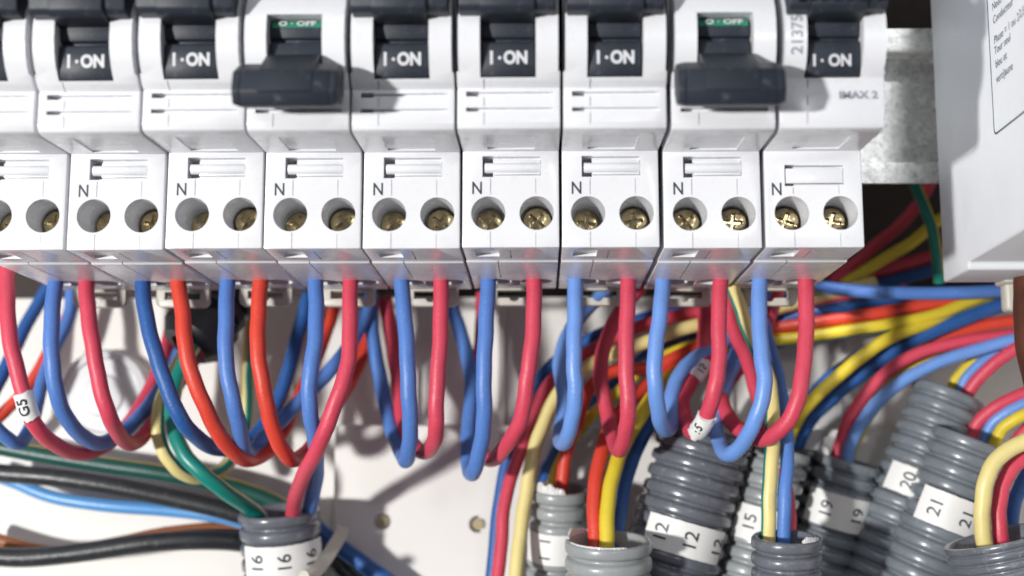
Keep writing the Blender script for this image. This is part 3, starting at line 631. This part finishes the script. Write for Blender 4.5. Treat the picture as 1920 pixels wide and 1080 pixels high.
# ------------------------------------------------------------------ corrugated conduits
def conduit(mk, top, bot, Yt, Yb, rpx, label, pitch=3.35, lab=None, torn=None, lean=None, depth=1.15, group='grey corrugated conduits'):
    T = U(top[0], top[1], Yt); B = U(bot[0], bot[1], Yb)
    ax = (T-B).normalized(); R = rpx/scale_at(top[0], top[1], Yt)
    B = T-ax*max((T-B).length+10, 70)
    root = empty('corrugated_conduit', T, label, 'conduit', group)
    q = ax.to_track_quat('Z', 'Y').to_matrix(); L = (T-B).length
    bm = bmesh.new(); seg = 56; rings = []
    prof = []
    n = int(L/pitch)
    for k in range(n):
        s0 = -k*pitch
        for f, r in ((0, R-depth*.35), (.10, R-.12), (.22, R), (.5, R), (.62, R-.12), (.70, R-depth*.7), (.76, R-depth), (.90, R-depth), (.96, R-depth*.7)):
            prof.append((s0-f*pitch, r))
    prof = [(-pitch*3, R-1.5), (-.3, R-1.45), (0, R-1.2)]+prof
    ph = random.uniform(0, 6)
    for s, r in prof:
        rings.append([bm.verts.new(q@Vector((math.cos(2*math.pi*i/seg)*r, math.sin(2*math.pi*i/seg)*r*(1+.015*math.sin(ph+s*.2)), s))) for i in range(seg)])
    for r0, r1 in zip(rings, rings[1:]):
        for i in range(seg): bm.faces.new((r0[i], r0[(i+1) % seg], r1[(i+1) % seg], r1[i]))
    link('tube', mesh_of(bm, 'tube', M[mk], ang=70), root)
    # frame on the axis, n towards the camera
    view = (Vector((0, -D0, 0))-T).normalized(); nn = (view-ax*view.dot(ax)).normalized(); tt = nn.cross(ax)*-1
    if tt.dot(Vector((1, 0, 0))) < 0: tt = -tt
    if lab:
        s0, h, f0, f1, txts = lab
        bm = bmesh.new(); Rl = R+.12; m_ = 30; A = []; 
        cols = []
        for i in range(m_+1):
            f = f0+(f1-f0)*i/m_; wob = random.uniform(-.05, .05)
            cols.append([bm.verts.new(ax*s+(nn*math.cos(f)+tt*math.sin(f))*rr) for s, rr in ((-s0+wob, Rl-.3), (-s0+wob, Rl), (-s0-h*.5, Rl+.03), (-s0-h+wob, Rl), (-s0-h+wob, Rl-.3))])
        for c0, c1 in zip(cols, cols[1:]):
            for i in range(4): bm.faces.new((c0[i], c0[i+1], c1[i+1], c1[i]))
        lb = link('label_band', mesh_of(bm, 'label_band', M['paper'], ang=50), root)
        items = []
        for tx, f, size, rot in txts:
            def fn(x, y, f=f, rot=rot):
                if rot: u, v = -y, x            # reads upwards along the conduit
                else: u, v = x, y
                aa = f+u/Rl
                return ax*(-s0-h/2+v)+(nn*math.cos(aa)+tt*math.sin(aa))*(Rl+.09)
            items.append((tx, size, .03, 1, fn, 0))
        link('lettering', text_mesh(items, [M['ink']]), lb)
    if torn:
        bm = bmesh.new(); m_ = 46
        for f0, f1, hh in torn:
            prev = None; kn = [random.random() for _ in range(10)]
            for i in range(m_+1):
                u = i/m_; f = f0+(f1-f0)*u; e = math.sin(math.pi*u)**.5
                q_ = u*8.99; i0 = int(q_); w_ = kn[i0]+(kn[min(9, i0+1)]-kn[i0])*(q_-i0)
                h = hh*e*(.3+.6*w_+.1*random.random())*(.75+.25*math.sin(u*5+f0*3))+.15
                d = nn*math.cos(f)+tt*math.sin(f)
                ro = R-.6+random.uniform(-.08, .1)
                pr = [bm.verts.new(d*(R-.35)+ax*-.5), bm.verts.new(d*ro+ax*h), bm.verts.new(d*(ro-.35)+ax*h), bm.verts.new(d*(R-1.0)+ax*-.5)]
                if prev:
                    for j in range(4): bm.faces.new((prev[j], prev[(j+1) % 4], pr[(j+1) % 4], pr[j]))
                prev = pr
        link('torn_rim', mesh_of(bm, 'torn_rim', M['torn'], False), root)
    return root
conduit('cgrey', (523, 956), (532, 1085), 65, 68, 76, 'dark grey conduit marked 16 taking a pink, a blue and a green wire', lab=(6.3, 7.4, -1.05, 1.25, [('16', -.62, 4.2, 1), ('16', .06, 4.2, 1), ('16', .78, 4.2, 1)]), pitch=3.5)
conduit('clight', (1050, 915), (1044, 1085), 65, 70, 58, 'pale grey conduit marked 1 with torn white mouth', lab=(9.0, 6.8, -1.3, .6, [('1  1', -.4, 3.6, 1)]), torn=[(-1.5, .2, 5.0)], pitch=3.7)
conduit('clight', (1141, 1012), (1141, 1085), 44, 45.6, 82, 'pale unmarked conduit with torn edge holding red and yellow wires, bottom centre', torn=[(-1.2, .45, .5), (-2.8, -1.5, 1.8)], pitch=3.6)
conduit('cgrey', (1326, 806), (1250, 1085), 62, 63, 89, 'thick dark grey leaning conduit marked 12', lab=(20.5, 7.2, -.72, 1.1, [('12', -.35, 4.3, 1), ('12', .28, 4.3, 1), ('12', .95, 4.3, 1)]), pitch=3.45)
conduit('clight', (1462, 842), (1402, 1085), 64, 65, 58, 'pale grey leaning conduit marked 15 behind the one marked 12', lab=(13.5, 7.5, -1.0, .9, [('15', -.35, 4.0, 1)]), pitch=3.3)
conduit('cdark', (1512, 845), (1496, 1085), 80, 80, 60, 'near-black conduit behind the two wires of the plain grey conduit', pitch=3.4)
conduit('cgrey', (1475, 1006), (1475, 1085), 38, 39.6, 66, 'plain grey conduit at the bottom with a pale yellow and a blue wire', torn=[(.5, 1.3, 1.6)], pitch=3.25)
conduit('cgreyb', (1592, 862), (1532, 1085), 70, 74, 62, 'blue-grey short conduit marked 19 with ragged mouth', lab=(7.6, 7.6, -1.0, 1.2, [('19', -.25, 4.0, 1), ('19', .72, 4.0, 1)]), torn=[(-2.4, -.7, 5.0)], pitch=3.4)
conduit('cgreyb', (1780, 735), (1640, 1085), 68, 70, 68, 'tall blue-grey leaning conduit marked 20', lab=(19.5, 6.3, -.75, 1.0, [('20', -.12, 3.9, 1), ('20', .72, 3.9, 1)]), pitch=3.3)
conduit('cgreyb', (1822, 822), (1722, 1085), 58, 62, 72, 'blue-grey leaning conduit marked 21 right of the one marked 20', lab=(12.8, 7.4, -.7, 1.15, [('21', -.22, 4.0, 1), ('21', .62, 4.0, 1)]), pitch=3.35)
conduit('cgrey', (1880, 1003), (1918, 1130), 36, 36.4, 112, 'wide grey slanted conduit with sharp ribs at the bottom right corner', pitch=1.9, depth=.5)
# ------------------------------------------------------------------ cable tie beside conduit 16
P = smooth(catmull(pts3([(556,1098,56),(582,1080,57),(608,1052,64),(626,1024,70),(638,1004,74),(642,990,76)]), 8), 2)
bm = bmesh.new(); prev = None
F = frames(P)
for p, (t, n, b) in zip(P, F):
    wdir = (Vector((.8, -.1, -.6))); wdir = (wdir-t*wdir.dot(t)).normalized(); th = t.cross(wdir)
    ring = [bm.verts.new(p+wdir*a_+th*c_) for a_, c_ in ((-1.5, -.4), (1.5, -.4), (1.5, .4), (-1.5, .4))]
    if prev:
        for j in range(4): bm.faces.new((prev[j], prev[(j+1) % 4], ring[(j+1) % 4], ring[j]))
    else: bm.faces.new(ring)
    prev = ring
bm.faces.new(prev)
o = link('cable_tie', mesh_of(bm, 'cable_tie', M['tie'])); tag(o, 'off-white nylon cable tie curling beside the conduit marked 16', 'cable tie')
bm = bmesh.new(); add_cyl(bm, U(572, 1080, 54), (0, -1, .1), 1.3, 1.1, 1.6, 20)
link('tie_head', mesh_of(bm, 'tie_head', M['tie']), o)
